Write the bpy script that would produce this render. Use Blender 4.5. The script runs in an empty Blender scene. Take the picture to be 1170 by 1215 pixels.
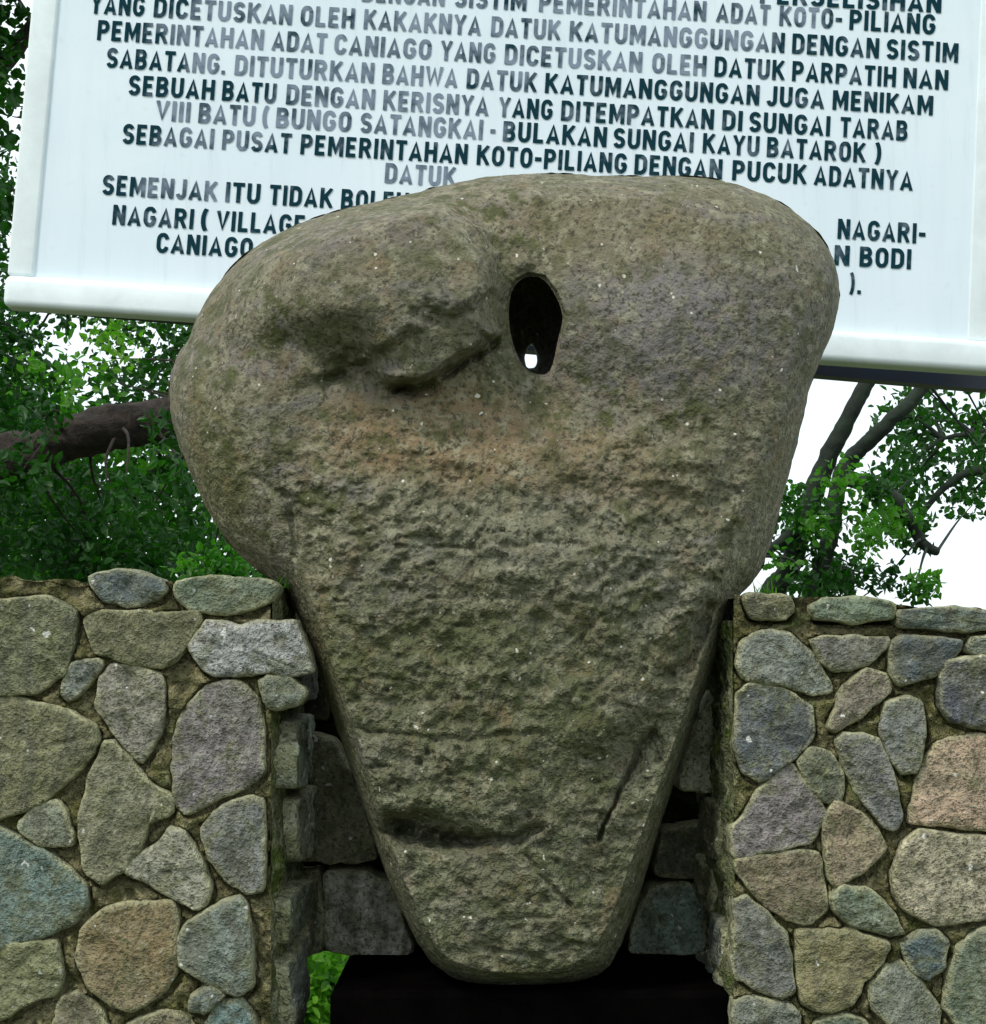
import bpy, math, random
import numpy as np
from mathutils import Vector
random.seed(7); rng = np.random.default_rng(7)
S = bpy.context.scene
C = S.collection
# ------------------------------------------------------------ camera, sky, sun, exposure
EYE = 0.98; DIST = 2.2; FPX = 2200.0; PITCH = math.radians(4.5)
cam = bpy.data.objects.new('camera', bpy.data.cameras.new('camera')); C.objects.link(cam)
cam.location = (0, -DIST, EYE); cam.rotation_euler = (math.radians(90) + PITCH, 0, 0)
cam.data.sensor_fit = 'HORIZONTAL'; cam.data.sensor_width = 36; cam.data.lens = 36 * FPX / 1170
cam.data.clip_start = 0.05; cam.data.clip_end = 1000
S.camera = cam
W = bpy.data.worlds.new('World'); S.world = W; W.use_nodes = True
wn = W.node_tree
bg = wn.nodes['Background']; sky = wn.nodes.new('ShaderNodeTexSky'); sky.sky_type = 'NISHITA'
SUN_EL, SUN_AZ = math.radians(52), math.radians(224)
sky.sun_disc = False; sky.sun_elevation = SUN_EL; sky.sun_rotation = SUN_AZ
sky.air_density = 1.0; sky.dust_density = 3.0; sky.ozone_density = 1.0
tcw = wn.nodes.new('ShaderNodeTexCoord'); cl = wn.nodes.new('ShaderNodeTexNoise'); cl.inputs['Scale'].default_value = 2.2; cl.inputs['Detail'].default_value = 5
cr_ = wn.nodes.new('ShaderNodeMapRange'); cr_.inputs[1].default_value = .3; cr_.inputs[2].default_value = .6; cr_.inputs[3].default_value = .7; cr_.inputs[4].default_value = 1.0
cm = wn.nodes.new('ShaderNodeMix'); cm.data_type = 'RGBA'; cm.inputs[7].default_value = (6.6, 7.4, 7.7, 1)      # bright overcast cloud
wn.links.new(tcw.outputs['Generated'], cl.inputs['Vector']); wn.links.new(cl.outputs['Fac'], cr_.inputs[0]); wn.links.new(cr_.outputs[0], cm.inputs[0])
wn.links.new(sky.outputs[0], cm.inputs[6]); wn.links.new(cm.outputs[2], bg.inputs[0]); bg.inputs[1].default_value = 0.13
sun = bpy.data.objects.new('sun', bpy.data.lights.new('sun', 'SUN')); C.objects.link(sun)
sun.data.energy = 1.5; sun.data.angle = math.radians(10); sun.data.color = (1, .95, .86)
sd = Vector((math.sin(SUN_AZ) * math.cos(SUN_EL), math.cos(SUN_AZ) * math.cos(SUN_EL), math.sin(SUN_EL)))
sun.rotation_euler = sd.to_track_quat('Z', 'Y').to_euler(); sun.location = (0, -3, 6)
S.view_settings.view_transform = 'Standard'; S.view_settings.look = 'None'
S.view_settings.exposure = 0.5; S.view_settings.gamma = 1; S.view_settings.use_curve_mapping = False
S.cycles.filter_width = 1.5

# ------------------------------------------------------------ helpers
cP, sP = math.cos(PITCH), math.sin(PITCH)
def ray(px, py):
    px = np.asarray(px, float); py = np.asarray(py, float)
    u = (px - 585) / FPX; v = (607.5 - py) / FPX
    return np.stack([u + 0 * v, cP - v * sP + 0 * u, sP + v * cP + 0 * u], -1)
EYEV = np.array([0, -DIST, EYE])
def P(px, py, Y):          # a place in the photograph carried out to the upright plane y = Y
    d = ray(px, py); t = (np.asarray(Y, float) + DIST) / d[..., 1]
    return EYEV + d * t[..., None]
def PX(px, py, X):         # ... to the upright plane x = X
    d = ray(px, py); t = X / d[..., 0]
    return EYEV + d * t[..., None]

def hsh(i, j, k, seed):
    n = (i * 73856093) ^ (j * 19349663) ^ (k * 83492791) ^ (seed * 2654435761 % 2147483647)
    n = (n ^ (n >> 13)) * 1274126177 & 0x7fffffff
    n = (n ^ (n >> 16)) & 0xffff
    return n / 65535.0
def vnoise(p, seed=0):
    i = np.floor(p).astype(np.int64); f = p - i; f = f * f * (3 - 2 * f); r = 0
    for a in (0, 1):
        for b in (0, 1):
            for c in (0, 1):
                w = (f[:, 0] if a else 1 - f[:, 0]) * (f[:, 1] if b else 1 - f[:, 1]) * (f[:, 2] if c else 1 - f[:, 2])
                r = r + w * hsh(i[:, 0] + a, i[:, 1] + b, i[:, 2] + c, seed)
    return r * 2 - 1
def fbm(p, octv=4, seed=0, gain=.5):
    r = 0; a = 1; tot = 0
    for o in range(octv):
        r = r + a * vnoise(p * 2 ** o + 17.3 * o, seed + o); tot += a; a *= gain
    return r / tot
def sstep(a, b, x):
    t = np.clip((x - a) / (b - a), 0, 1); return t * t * (3 - 2 * t)

def seg_dist(q, pts, closed=True):
    pts = np.asarray(pts, float); n = len(pts); best = np.full(len(q), 1e9)
    for i in range(n if closed else n - 1):
        a = pts[i]; b = pts[(i + 1) % n]; ab = b - a
        t = np.clip(((q - a) @ ab) / max(ab @ ab, 1e-9), 0, 1)
        best = np.minimum(best, np.hypot(*(q - a - t[:, None] * ab).T))
    return best
def inside(q, pts):
    pts = np.asarray(pts, float); n = len(pts); r = np.zeros(len(q), bool); x, y = q.T
    for i in range(n):
        (x1, y1), (x2, y2) = pts[i], pts[(i + 1) % n]
        if y1 == y2: continue
        r ^= ((y1 > y) != (y2 > y)) & (x < (x2 - x1) * (y - y1) / (y2 - y1) + x1)
    return r
def sdf(q, pts): return seg_dist(q, pts) * np.where(inside(q, pts), 1, -1)

def mesh_np(name, V, F, smooth=True):
    me = bpy.data.meshes.new(name); V = np.asarray(V, np.float32); F = np.asarray(F, np.int32)
    k = F.shape[1]
    me.vertices.add(len(V)); me.vertices.foreach_set('co', V.ravel())
    me.loops.add(F.size); me.loops.foreach_set('vertex_index', F.ravel())
    me.polygons.add(len(F)); me.polygons.foreach_set('loop_start', np.arange(0, F.size, k, dtype=np.int32))
    me.polygons.foreach_set('loop_total', np.full(len(F), k, np.int32))
    me.polygons.foreach_set('use_smooth', np.full(len(F), smooth))
    me.update(calc_edges=True); me.validate(); return me
def link(name, me, mat=None, parent=None, loc=(0, 0, 0), **tags):
    o = bpy.data.objects.new(name, me); C.objects.link(o)
    if mat and me: me.materials.append(mat)
    if parent: o.parent = parent
    o.location = loc
    for k, v in tags.items(): o[k] = v
    return o
def empty(name, loc, label, category, group=None):
    o = bpy.data.objects.new(name, None); C.objects.link(o); o.location = loc; o.empty_display_size = .1
    o['label'] = label; o['category'] = category
    if group: o['group'] = group
    return o
def box_vf(lo, hi):
    x0, y0, z0 = lo; x1, y1, z1 = hi
    V = [(x0, y0, z0), (x1, y0, z0), (x1, y1, z0), (x0, y1, z0), (x0, y0, z1), (x1, y0, z1), (x1, y1, z1), (x0, y1, z1)]
    F = [(0, 3, 2, 1), (4, 5, 6, 7), (0, 1, 5, 4), (1, 2, 6, 5), (2, 3, 7, 6), (3, 0, 4, 7)]
    return np.array(V, float), np.array(F)
def join(parts):
    Vs, Fs, n = [], [], 0
    for V, F in parts: Vs.append(np.asarray(V, float)); Fs.append(np.asarray(F) + n); n += len(V)
    return np.concatenate(Vs), np.concatenate(Fs)
def tube_vf(path, radii, seg=10, seed=0, rough=.12):
    path = [Vector(p) for p in path]; V = []; F = []
    if seg >= 12: path = [path[i].lerp(path[i + 1], k / 3) for i in range(len(path) - 1) for k in range(3)] + [path[-1]]; radii = [lerp(radii[i], radii[i + 1], k / 3) for i in range(len(radii) - 1) for k in range(3)] + [radii[-1]]; seg = 28
    for i, p in enumerate(path):
        d = (path[min(i + 1, len(path) - 1)] - path[max(i - 1, 0)]).normalized()
        a = d.cross(Vector((0.3, 1, 0.2))).normalized(); b = d.cross(a)
        for k in range(seg):
            t = 2 * math.pi * k / seg
            r = radii[i] * (1 + rough * math.sin(3 * t + i * 1.7 + seed) * .5 + rough * (random.random() - .5))
            V.append(p + a * math.cos(t) * r + b * math.sin(t) * r)
    for i in range(len(path) - 1):
        for k in range(seg):
            F.append((i * seg + k, i * seg + (k + 1) % seg, (i + 1) * seg + (k + 1) % seg, (i + 1) * seg + k))
    V = np.array(V)
    if seg == 28:
        c_ = np.repeat(np.array([tuple(p) for p in path]), seg, 0); rr_ = np.repeat(np.array(radii), seg)
        V = c_ + (V - c_) * (1 + .22 * fbm(V * np.array([5, 5, 9]) , 3, 8) + .22 * fbm(V * np.array([14, 50, 50]), 3, 9))[:, None]
    return V, np.array(F)
def subpath(pts, n=6, jit=.0):
    pts = [np.array(p, float) for p in pts]; out = []
    for i in range(len(pts) - 1):
        p0 = pts[max(i - 1, 0)]; p1 = pts[i]; p2 = pts[i + 1]; p3 = pts[min(i + 2, len(pts) - 1)]
        for k in range(n):
            t = k / n
            out.append(.5 * ((2 * p1) + (p2 - p0) * t + (2 * p0 - 5 * p1 + 4 * p2 - p3) * t * t + (3 * p1 - p0 - 3 * p2 + p3) * t ** 3))
    out.append(pts[-1]); out = np.array(out)
    if jit: out = out + rng.normal(0, jit, out.shape)
    return out
def lerp(a, b, t): return a + (b - a) * t

# ------------------------------------------------------------ materials
def newmat(name):
    m = bpy.data.materials.new(name); m.use_nodes = True; nt = m.node_tree
    return m, nt, nt.nodes['Principled BSDF']
def N(nt, t, **kw):
    n = nt.nodes.new(t)
    for k, v in kw.items():
        if hasattr(n, k): setattr(n, k, v)
        else: n.inputs[k].default_value = v
    return n
def noise(nt, co, scale, detail=4, rough=.55, dist=0):
    n = N(nt, 'ShaderNodeTexNoise'); n.inputs['Scale'].default_value = scale; n.inputs['Detail'].default_value = detail
    n.inputs['Roughness'].default_value = rough; n.inputs['Distortion'].default_value = dist
    nt.links.new(co, n.inputs['Vector']); return n.outputs['Fac']
def ramp(nt, fac, stops):
    r = N(nt, 'ShaderNodeValToRGB'); e = r.color_ramp.elements
    while len(e) < len(stops): e.new(.5)
    for q, (p, c) in zip(e, stops):
        q.position = p; q.color = (c, c, c, 1) if isinstance(c, (int, float)) else (*c, 1)
    nt.links.new(fac, r.inputs[0]); return r.outputs[0]
def mix(nt, fac, a, b, mode='MIX'):
    m = N(nt, 'ShaderNodeMix', data_type='RGBA', blend_type=mode)
    for s, v in ((m.inputs[0], fac), (m.inputs[6], a), (m.inputs[7], b)):
        if hasattr(v, 'links'): nt.links.new(v, s)
        elif isinstance(v, (int, float)): s.default_value = v
        else: s.default_value = (*v, 1)
    return m.outputs[2]
def mapping(nt, co, scale):
    m = N(nt, 'ShaderNodeMapping'); m.inputs['Scale'].default_value = scale; nt.links.new(co, m.inputs[0]); return m.outputs[0]
def bump(nt, b, h, dist, strength=1):
    n = N(nt, 'ShaderNodeBump'); n.inputs['Distance'].default_value = dist; n.inputs['Strength'].default_value = strength
    nt.links.new(h, n.inputs['Height']); nt.links.new(n.outputs[0], b.inputs['Normal'])
def math_n(nt, op, a, b=0.0):
    m = N(nt, 'ShaderNodeMath', operation=op)
    for s, v in zip(m.inputs, (a, b)):
        if hasattr(v, 'links'): nt.links.new(v, s)
        else: s.default_value = v
    return m.outputs[0]

def mat_boulder():
    m, nt, b = newmat('weathered_andesite'); L = nt.links
    co = N(nt, 'ShaderNodeTexCoord').outputs['Object']
    big = noise(nt, co, 5, 4, .6, .4); mid = noise(nt, co, 17, 4, .6); fine = noise(nt, co, 62, 3, .65); grain = noise(nt, co, 150, 2, .7)
    col = mix(nt, ramp(nt, big, [(.32, 0), (.68, 1)]), (.122, .112, .066), (.162, .145, .10))
    col = mix(nt, ramp(nt, noise(nt, mapping(nt, co, (1, 1, 2.2)), 9, 4, .6, 1), [(.5, 0), (.68, .8)]), col, (.15, .135, .13))
    sx = N(nt, 'ShaderNodeSeparateXYZ'); L.new(co, sx.inputs[0])
    # lower, rougher two thirds carries algae and moss specks; the upper face stays brown
    low = N(nt, 'ShaderNodeMapRange'); L.new(sx.outputs[2], low.inputs[0]); low.inputs[1].default_value = .72; low.inputs[2].default_value = .25
    lowf = math_n(nt, 'MULTIPLY', low.outputs[0], ramp(nt, mid, [(.36, .15), (.62, .8)]))
    col = mix(nt, lowf, col, (.10, .115, .058))
    def patch(cx, cz, rx_, rz, amt, c):
        nonlocal col
        px_, pz_ = (cx - 590) / 1000, (1172 - cz) / 1000
        dx = math_n(nt, 'DIVIDE', math_n(nt, 'SUBTRACT', sx.outputs[0], px_), rx_ / 1000); dz = math_n(nt, 'DIVIDE', math_n(nt, 'SUBTRACT', sx.outputs[2], pz_), rz / 1000)
        r2 = math_n(nt, 'ADD', math_n(nt, 'MULTIPLY', dx, dx), math_n(nt, 'MULTIPLY', dz, dz))
        r2 = math_n(nt, 'ADD', r2, math_n(nt, 'MULTIPLY', math_n(nt, 'SUBTRACT', noise(nt, co, 12, 5, .7, .6), .5), 3.2))
        col = mix(nt, ramp(nt, r2, [(.25, amt), (1.0, 0)]), col, c)
    patch(540, 520, 190, 80, .75, (.215, .145, .078))          # rusty tan stain under the hole
    patch(700, 560, 170, 60, .5, (.20, .15, .085))
    patch(800, 400, 190, 120, .85, (.172, .155, .155))           # violet-grey bare rock at the upper right
    patch(700, 270, 220, 60, .5, (.185, .155, .095))
    patch(420, 290, 130, 50, .6, (.135, .115, .10))
    patch(250, 560, 60, 130, .8, (.105, .10, .035))             # olive algae on the left flank
    patch(380, 830, 40, 170, .7, (.12, .11, .05))
    patch(560, 780, 200, 60, .55, (.085, .10, .035))
    patch(640, 870, 120, 60, .5, (.075, .09, .03))
    patch(640, 640, 200, 60, .5, (.20, .195, .14))
    patch(760, 700, 90, 60, .45, (.19, .185, .15))
    pale = math_n(nt, 'MULTIPLY', ramp(nt, fine, [(.48, 0), (.62, .8)]), ramp(nt, mid, [(.35, .35), (.65, 1)]))
    col = mix(nt, pale, col, (.28, .265, .18))
    rust = ramp(nt, noise(nt, co, 26, 3, .6, .5), [(.55, 0), (.72, .5)])
    col = mix(nt, rust, col, (.165, .108, .05))
    moss = math_n(nt, 'MULTIPLY', ramp(nt, noise(nt, co, 36, 4, .65), [(.49, 0), (.60, .9)]), ramp(nt, big, [(.40, 0.25), (.6, 1)]))
    col = mix(nt, moss, col, (.058, .066, .018))
    col = mix(nt, ramp(nt, grain, [(.36, .85), (.48, 0)]), col, (.055, .05, .032))
    col = mix(nt, ramp(nt, noise(nt, co, 105, 1, .5), [(.75, 0), (.78, .9)]), col, (.6, .58, .5))
    L.new(col, b.inputs['Base Color']); b.inputs['Roughness'].default_value = .82
    b.inputs['Specular IOR Level'].default_value = .3
    h = math_n(nt, 'ADD', math_n(nt, 'MULTIPLY', fine, 1.1), math_n(nt, 'MULTIPLY', grain, .7))
    bump(nt, b, h, .009, 1); bn = [n for n in nt.nodes if n.type == 'BUMP'][0]
    L.new(math_n(nt, 'ADD', math_n(nt, 'MULTIPLY', low.outputs[0], .55), .45), bn.inputs['Strength']); return m
def mat_stone():
    m, nt, b = newmat('wall_stone'); L = nt.links
    oi = N(nt, 'ShaderNodeObjectInfo'); co0 = N(nt, 'ShaderNodeTexCoord').outputs['Object']
    cr = N(nt, 'ShaderNodeCombineXYZ'); r20 = math_n(nt, 'MULTIPLY', oi.outputs['Random'], 40.0)
    L.new(r20, cr.inputs[0]); L.new(r20, cr.inputs[2])
    va = N(nt, 'ShaderNodeVectorMath', operation='ADD'); L.new(co0, va.inputs[0]); L.new(cr.outputs[0], va.inputs[1]); co = va.outputs[0]
    a = noise(nt, co, 14, 4, .6, .3); f = noise(nt, co, 62, 3, .75); g = noise(nt, co, 165, 2, .8); e = noise(nt, co, 34, 4, .7, .8)
    col = oi.outputs['Color']
    col = mix(nt, ramp(nt, a, [(.35, .0), (.7, .5)]), col, (.18, .175, .115))
    col = mix(nt, ramp(nt, e, [(.50, 0), (.62, .65)]), col, (.105, .11, .045))
    wv = N(nt, 'ShaderNodeTexWave'); wv.inputs['Scale'].default_value = 7; wv.inputs['Distortion'].default_value = 7; wv.inputs['Detail'].default_value = 4; wv.inputs['Detail Scale'].default_value = 2.5
    L.new(co, wv.inputs['Vector']); vb = math_n(nt, 'MULTIPLY', ramp(nt, wv.outputs['Fac'], [(.55, 0), (.9, .55)]), ramp(nt, math_n(nt, 'FRACT', math_n(nt, 'MULTIPLY', oi.outputs['Random'], 13.7)), [(.5, 0), (.7, 1)]))
    col = mix(nt, vb, col, (.085, .085, .06))
    edge = N(nt, 'ShaderNodeAttribute', attribute_name='rim').outputs['Fac']
    ef = math_n(nt, 'MULTIPLY', edge, ramp(nt, noise(nt, co, 26, 4, .7), [(.30, 0), (.55, .9)]))
    col = mix(nt, ef, col, (.34, .33, .19))
    k = N(nt, 'ShaderNodeMix', data_type='RGBA', blend_type='MULTIPLY'); L.new(math_n(nt, 'ADD', math_n(nt, 'MULTIPLY', math_n(nt, 'FRACT', math_n(nt, 'MULTIPLY', oi.outputs['Random'], 7.3)), .65), .35), k.inputs[0])
    L.new(col, k.inputs[6]); L.new(ramp(nt, f, [(.3, .42), (.5, 1.0), (.7, 1.75)]), k.inputs[7]); col = k.outputs[2]
    col = mix(nt, ramp(nt, g, [(.36, .75), (.46, 0)]), col, (.055, .055, .035))
    col = mix(nt, ramp(nt, g, [(.58, 0), (.70, .5)]), col, (.32, .33, .27))
    col = mix(nt, ramp(nt, noise(nt, co, 80, 1, .5), [(.735, 0), (.77, .9)]), col, (.6, .6, .55))
    L.new(col, b.inputs['Base Color']); b.inputs['Roughness'].default_value = .72; b.inputs['Specular IOR Level'].default_value = .3
    bump(nt, b, math_n(nt, 'ADD', f, math_n(nt, 'MULTIPLY', g, .7)), .0065, 1); return m
def mat_mortar(name, c1, c2, moss, mossamt=.6, dark=0):
    m, nt, b = newmat(name); co = N(nt, 'ShaderNodeTexCoord').outputs['Object']
    a = noise(nt, co, 11, 4, .65, .5); f = noise(nt, co, 60, 4, .7); g = noise(nt, co, 170, 2, .7)
    col = mix(nt, ramp(nt, a, [(.35, 0), (.65, 1)]), c1, c2)
    col = mix(nt, ramp(nt, noise(nt, co, 16, 5, .7, .6), [(.46, 0), (.6, mossamt)]), col, moss)
    col = mix(nt, ramp(nt, noise(nt, co, 21, 4, .7, .6), [(.58, 0), (.68, mossamt)]), col, (.03, .075, .012))
    col = mix(nt, ramp(nt, f, [(.50, 0), (.64, .7)]), col, tuple(1.8 * x for x in c2))
    col = mix(nt, ramp(nt, g, [(.33, .7), (.45, 0)]), col, tuple(.3 * x for x in c1))
    nt.links.new(col, b.inputs['Base Color']); b.inputs['Roughness'].default_value = .95; b.inputs['Specular IOR Level'].default_value = .1
    bump(nt, b, math_n(nt, 'ADD', f, math_n(nt, 'MULTIPLY', g, .6)), .014, 1); return m
def mat_leaf(name, c1, c2, trans=.35):
    m, nt, b = newmat(name); L = nt.links
    co = N(nt, 'ShaderNodeTexCoord').outputs['Object']
    col = mix(nt, ramp(nt, noise(nt, co, 6, 3, .6), [(.35, 0), (.65, 1)]), c1, c2)
    L.new(col, b.inputs['Base Color']); b.inputs['Roughness'].default_value = .45; b.inputs['Specular IOR Level'].default_value = .3
    t = N(nt, 'ShaderNodeBsdfTranslucent'); tc = mix(nt, 1.0, col, (1.1, 1.6, .5), 'MULTIPLY'); L.new(tc, t.inputs[0])
    mx = N(nt, 'ShaderNodeMixShader'); mx.inputs[0].default_value = trans
    L.new(b.outputs[0], mx.inputs[1]); L.new(t.outputs[0], mx.inputs[2]); L.new(mx.outputs[0], nt.nodes['Material Output'].inputs[0])
    return m
def mat_plain(name, c, rough=.6, metal=0, var=.25, scale=12, bmp=.001):
    m, nt, b = newmat(name); co = N(nt, 'ShaderNodeTexCoord').outputs['Object']
    a = noise(nt, co, scale, 5, .65, .3)
    col = mix(nt, ramp(nt, a, [(.35, 0), (.7, 1)]), tuple(x * (1 - var) for x in c), tuple(min(1, x * (1 + var)) for x in c))
    nt.links.new(col, b.inputs['Base Color']); b.inputs['Roughness'].default_value = rough; b.inputs['Metallic'].default_value = metal
    if bmp: bump(nt, b, a, bmp, .6)
    return m
M_BOULDER = mat_boulder(); M_STONE = mat_stone()
M_MORTAR = mat_mortar('mossy_mortar', (.10, .090, .045), (.19, .17, .095), (.11, .115, .025))
M_REVEAL = mat_mortar('damp_mossy_mortar', (.10, .11, .055), (.19, .19, .12), (.09, .125, .02), .85)
M_BACK = mat_mortar('shade_dark_mortar', (.018, .02, .013), (.035, .036, .02), (.03, .04, .01), .5)  # mortar darkened to paint in the shade behind the boulder
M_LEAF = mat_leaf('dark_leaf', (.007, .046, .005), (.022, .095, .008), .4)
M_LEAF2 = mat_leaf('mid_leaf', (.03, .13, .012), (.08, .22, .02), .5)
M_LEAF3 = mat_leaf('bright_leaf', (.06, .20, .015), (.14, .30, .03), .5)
M_BARK = mat_plain('bark', (.024, .016, .011), .95, 0, .75, 38, .03)
M_BARKG = mat_plain('mossy_bark', (.008, .017, .008), .9, 0, .6, 25, .01)
M_PLINTH = mat_plain('shade_black_concrete', (.0022, .0018, .0018), 1, 0, .4, 18, .002); M_PLINTH.node_tree.nodes['Principled BSDF'].inputs['Specular IOR Level'].default_value = 0  # near black without gloss: shade under the rear panel put into the colour
M_NAVY = mat_plain('dark_blue_painted_steel', (.008, .012, .035), .5, 0, .35, 9, 0)

# ------------------------------------------------------------ ground
def ground():
    n = 90; g = np.sign(np.linspace(-1, 1, n)) * np.abs(np.linspace(-1, 1, n)) ** 3 * 300
    X, Y = np.meshgrid(g, g); p = np.stack([X.ravel(), Y.ravel(), np.zeros(n * n)], 1)
    z = fbm(p * .35, 4, 3) * .03 * (np.hypot(X, Y).ravel() > .9) + fbm(p * .02, 3, 9) * .3 * sstep(15, 90, np.hypot(X, Y).ravel()) - .03
    i = np.arange(n * n).reshape(n, n)
    F = np.stack([i[:-1, :-1], i[:-1, 1:], i[1:, 1:], i[1:, :-1]], -1).reshape(-1, 4)
    p[:, 2] = z
    m, nt, b = newmat('grass_and_soil'); co = N(nt, 'ShaderNodeTexCoord').outputs['Object']
    col = mix(nt, ramp(nt, noise(nt, co, 1.7, 6, .7), [(.4, 0), (.6, 1)]), (.05, .10, .02), (.11, .085, .05))
    col = mix(nt, ramp(nt, noise(nt, co, 40, 4, .7), [(.45, 0), (.6, .6)]), col, (.09, .17, .03))
    nt.links.new(col, b.inputs['Base Color']); b.inputs['Roughness'].default_value = .95
    bump(nt, b, noise(nt, co, 30, 6, .7), .03, 1)
    link('ground', mesh_np('ground', p, F), m, kind='structure')
ground()

# ------------------------------------------------------------ masonry
def resample(poly, step):
    poly = np.asarray(poly, float)
    q = []
    n = len(poly)
    for i in range(n):                                 # one corner cut
        a, b = poly[i], poly[(i + 1) % n]; q += [lerp(a, b, .07), lerp(a, b, .93)]
    poly = np.array(q); nx = np.roll(poly, -1, 0); ln = np.hypot(*(nx - poly).T); s = np.concatenate([[0], np.cumsum(ln)])
    m = max(14, int(s[-1] / step)); t = np.arange(m) / m * s[-1]
    cl = np.vstack([poly, poly[:1]])
    return np.stack([np.interp(t, s, cl[:, 0]), np.interp(t, s, cl[:, 1])], 1)
def area(p): x, y = np.asarray(p, float).T; return .5 * np.sum(x * np.roll(y, -1) - y * np.roll(x, -1))
def stone(poly, place, nrm, color, parent, seed, proud=.016, deep=.03, step=6, name='stone', grow=3.4):
    """poly in photo pixels; place(px,py)->point on the wall face; nrm = outward direction"""
    if area(poly) < 0: poly = poly[::-1]
    o = resample(poly, step); m = len(o); c = o.mean(0); o = c + (o - c) * (1 + grow / np.hypot(*(o - c).T))[:, None]
    size = math.sqrt(abs(area(poly)))
    nz = fbm(np.c_[o / 14, np.full(m, seed * 3.1)], 2, seed); o = c + (o - c) * (1 + (nz * 3.4 / np.maximum(np.hypot(*(o - c).T), 8))[:, None])
    inset = [0, 0, .8, 2.2, 5, 10]                     # px inwards
    lift = [-1.0, .42, .74, .9, .97, 1.0]
    rr = np.hypot(*(o - c).T); rings = []; hs = []
    for k, (ins, lf) in enumerate(zip(inset, lift)):
        f = np.maximum(1 - ins / rr, .45 if k > 3 else .6); rings.append(c + (o - c) * f[:, None]); hs.append(np.full(m, lf))
    last = rings[-1]
    for f in (.72, .44, .2): rings.append(c + (last - c) * f); hs.append(np.full(m, 1 + (1 - f) * .03))
    Q = np.concatenate(rings + [c[None]]); H = np.concatenate(hs + [np.array([1.03])])
    rs = np.random.default_rng(seed); tx, ty = rs.uniform(-.22, .22, 2)
    W0 = place(Q[:, 0], Q[:, 1])
    tilt = (Q - c) / max(size, 1) @ np.array([tx, ty])
    surf = fbm(np.c_[Q / 26, np.full(len(Q), seed * 1.7)], 3, seed + 5) * .5 + fbm(np.c_[Q / 9, np.full(len(Q), seed * 1.7)], 2, seed + 9) * .22
    h = np.where(H > 0, H * proud + (tilt * proud * 1.2 + surf * .016) * np.clip(H, 0, 1), -deep)
    Vw = W0 + np.asarray(nrm)[None] * h[:, None]
    org = place(c[0], c[1]); V = Vw - org
    F = []
    for k in range(len(rings) - 1):
        for i in range(m):
            a = k * m + i; b = k * m + (i + 1) % m; F.append((a, b, b + m, a + m))
    ci = len(Q) - 1; k = (len(rings) - 1) * m
    F += [(k + i, k + (i + 1) % m, ci, ci) for i in range(m)]
    me = bpy.data.meshes.new(name); me.from_pydata([tuple(v) for v in V], [], [f[:3] if f[2] == f[3] else f for f in F])
    fw = sum((p.normal for p in me.polygons[m:]), Vector()); 
    if fw.dot(Vector(nrm)) < 0: me.flip_normals()
    for p in me.polygons: p.use_smooth = True
    me.update(); rm = me.attributes.new('rim', 'FLOAT', 'POINT'); rm.data.foreach_set('value', np.concatenate([np.repeat([1., 1., 1., .75, .3, 0.][:6], m), np.zeros(len(Q) - 6 * m)]).astype(np.float32))
    ob = link(name, me, M_STONE, parent, loc=tuple(org - np.array(parent.location))); ob.color = (*color, 1)
    return ob
def mortar_sheet(place, nrm, x0, x1, y0, y1, polys, step=4, base=0.0, rough=.006, groove=.03, seed=1, edge_noise=3, top=None):
    nx = int((x1 - x0) / step) + 1; ny = int((y1 - y0) / step) + 1
    X, Y = np.meshgrid(np.linspace(x0, x1, nx), np.linspace(0, 1, ny))
    if top is None: Y = y0 + Y * (y1 - y0)
    else:
        t = np.interp(X[0], [q[0] for q in top], [q[1] for q in top])[None] + 3 * vnoise(np.c_[X[0] / 17, X[0] * 0, X[0] * 0], seed)[None]
        Y = t + Y * (y1 - t)
    Q = np.c_[X.ravel(), Y.ravel()]
    d = np.full(len(Q), 99.); d2 = np.full(len(Q), 99.)
    for pl in polys:
        pl = np.asarray(pl, float); lo = pl.min(0) - 30; hi = pl.max(0) + 30
        s = np.where((Q > lo).all(1) & (Q < hi).all(1))[0]
        if len(s): rp = resample(pl, 9); d[s] = np.minimum(d[s], -sdf(Q[s], rp)); rp = rp + 3.4 * (rp - rp.mean(0)) / np.hypot(*(rp - rp.mean(0)).T)[:, None]; d2[s] = np.minimum(d2[s], -sdf(Q[s] - np.array([2., 4.5]), rp))
    h = base + rough * fbm(np.c_[Q / 22, Q[:, :1] * 0 + seed], 4, seed) * 2 + rough * .8 * fbm(np.c_[Q / 6, Q[:, :1] * 0], 2, seed + 3)
    # joints raked back around each stone, more on some stretches than on others
    gw = 2.6 + 3.0 * vnoise(np.c_[Q / 34, Q[:, :1] * 0 + 5], seed + 8)
    h = h - groove * (1 - sstep(0, np.maximum(gw, 1.5), d)) * (d < 90) - groove * (1 - sstep(-2, 2.5, d2 + 2.2 * vnoise(np.c_[Q / 30, Q[:, :1] * 0], seed + 2))) * (d < 90)
    V = place(Q[:, 0], Q[:, 1]) + np.asarray(nrm)[None] * h[:, None]
    i = np.arange(nx * ny).reshape(ny, nx)
    F = np.stack([i[:-1, :-1], i[1:, :-1], i[1:, 1:], i[:-1, 1:]], -1).reshape(-1, 4)
    return V, F
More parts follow.
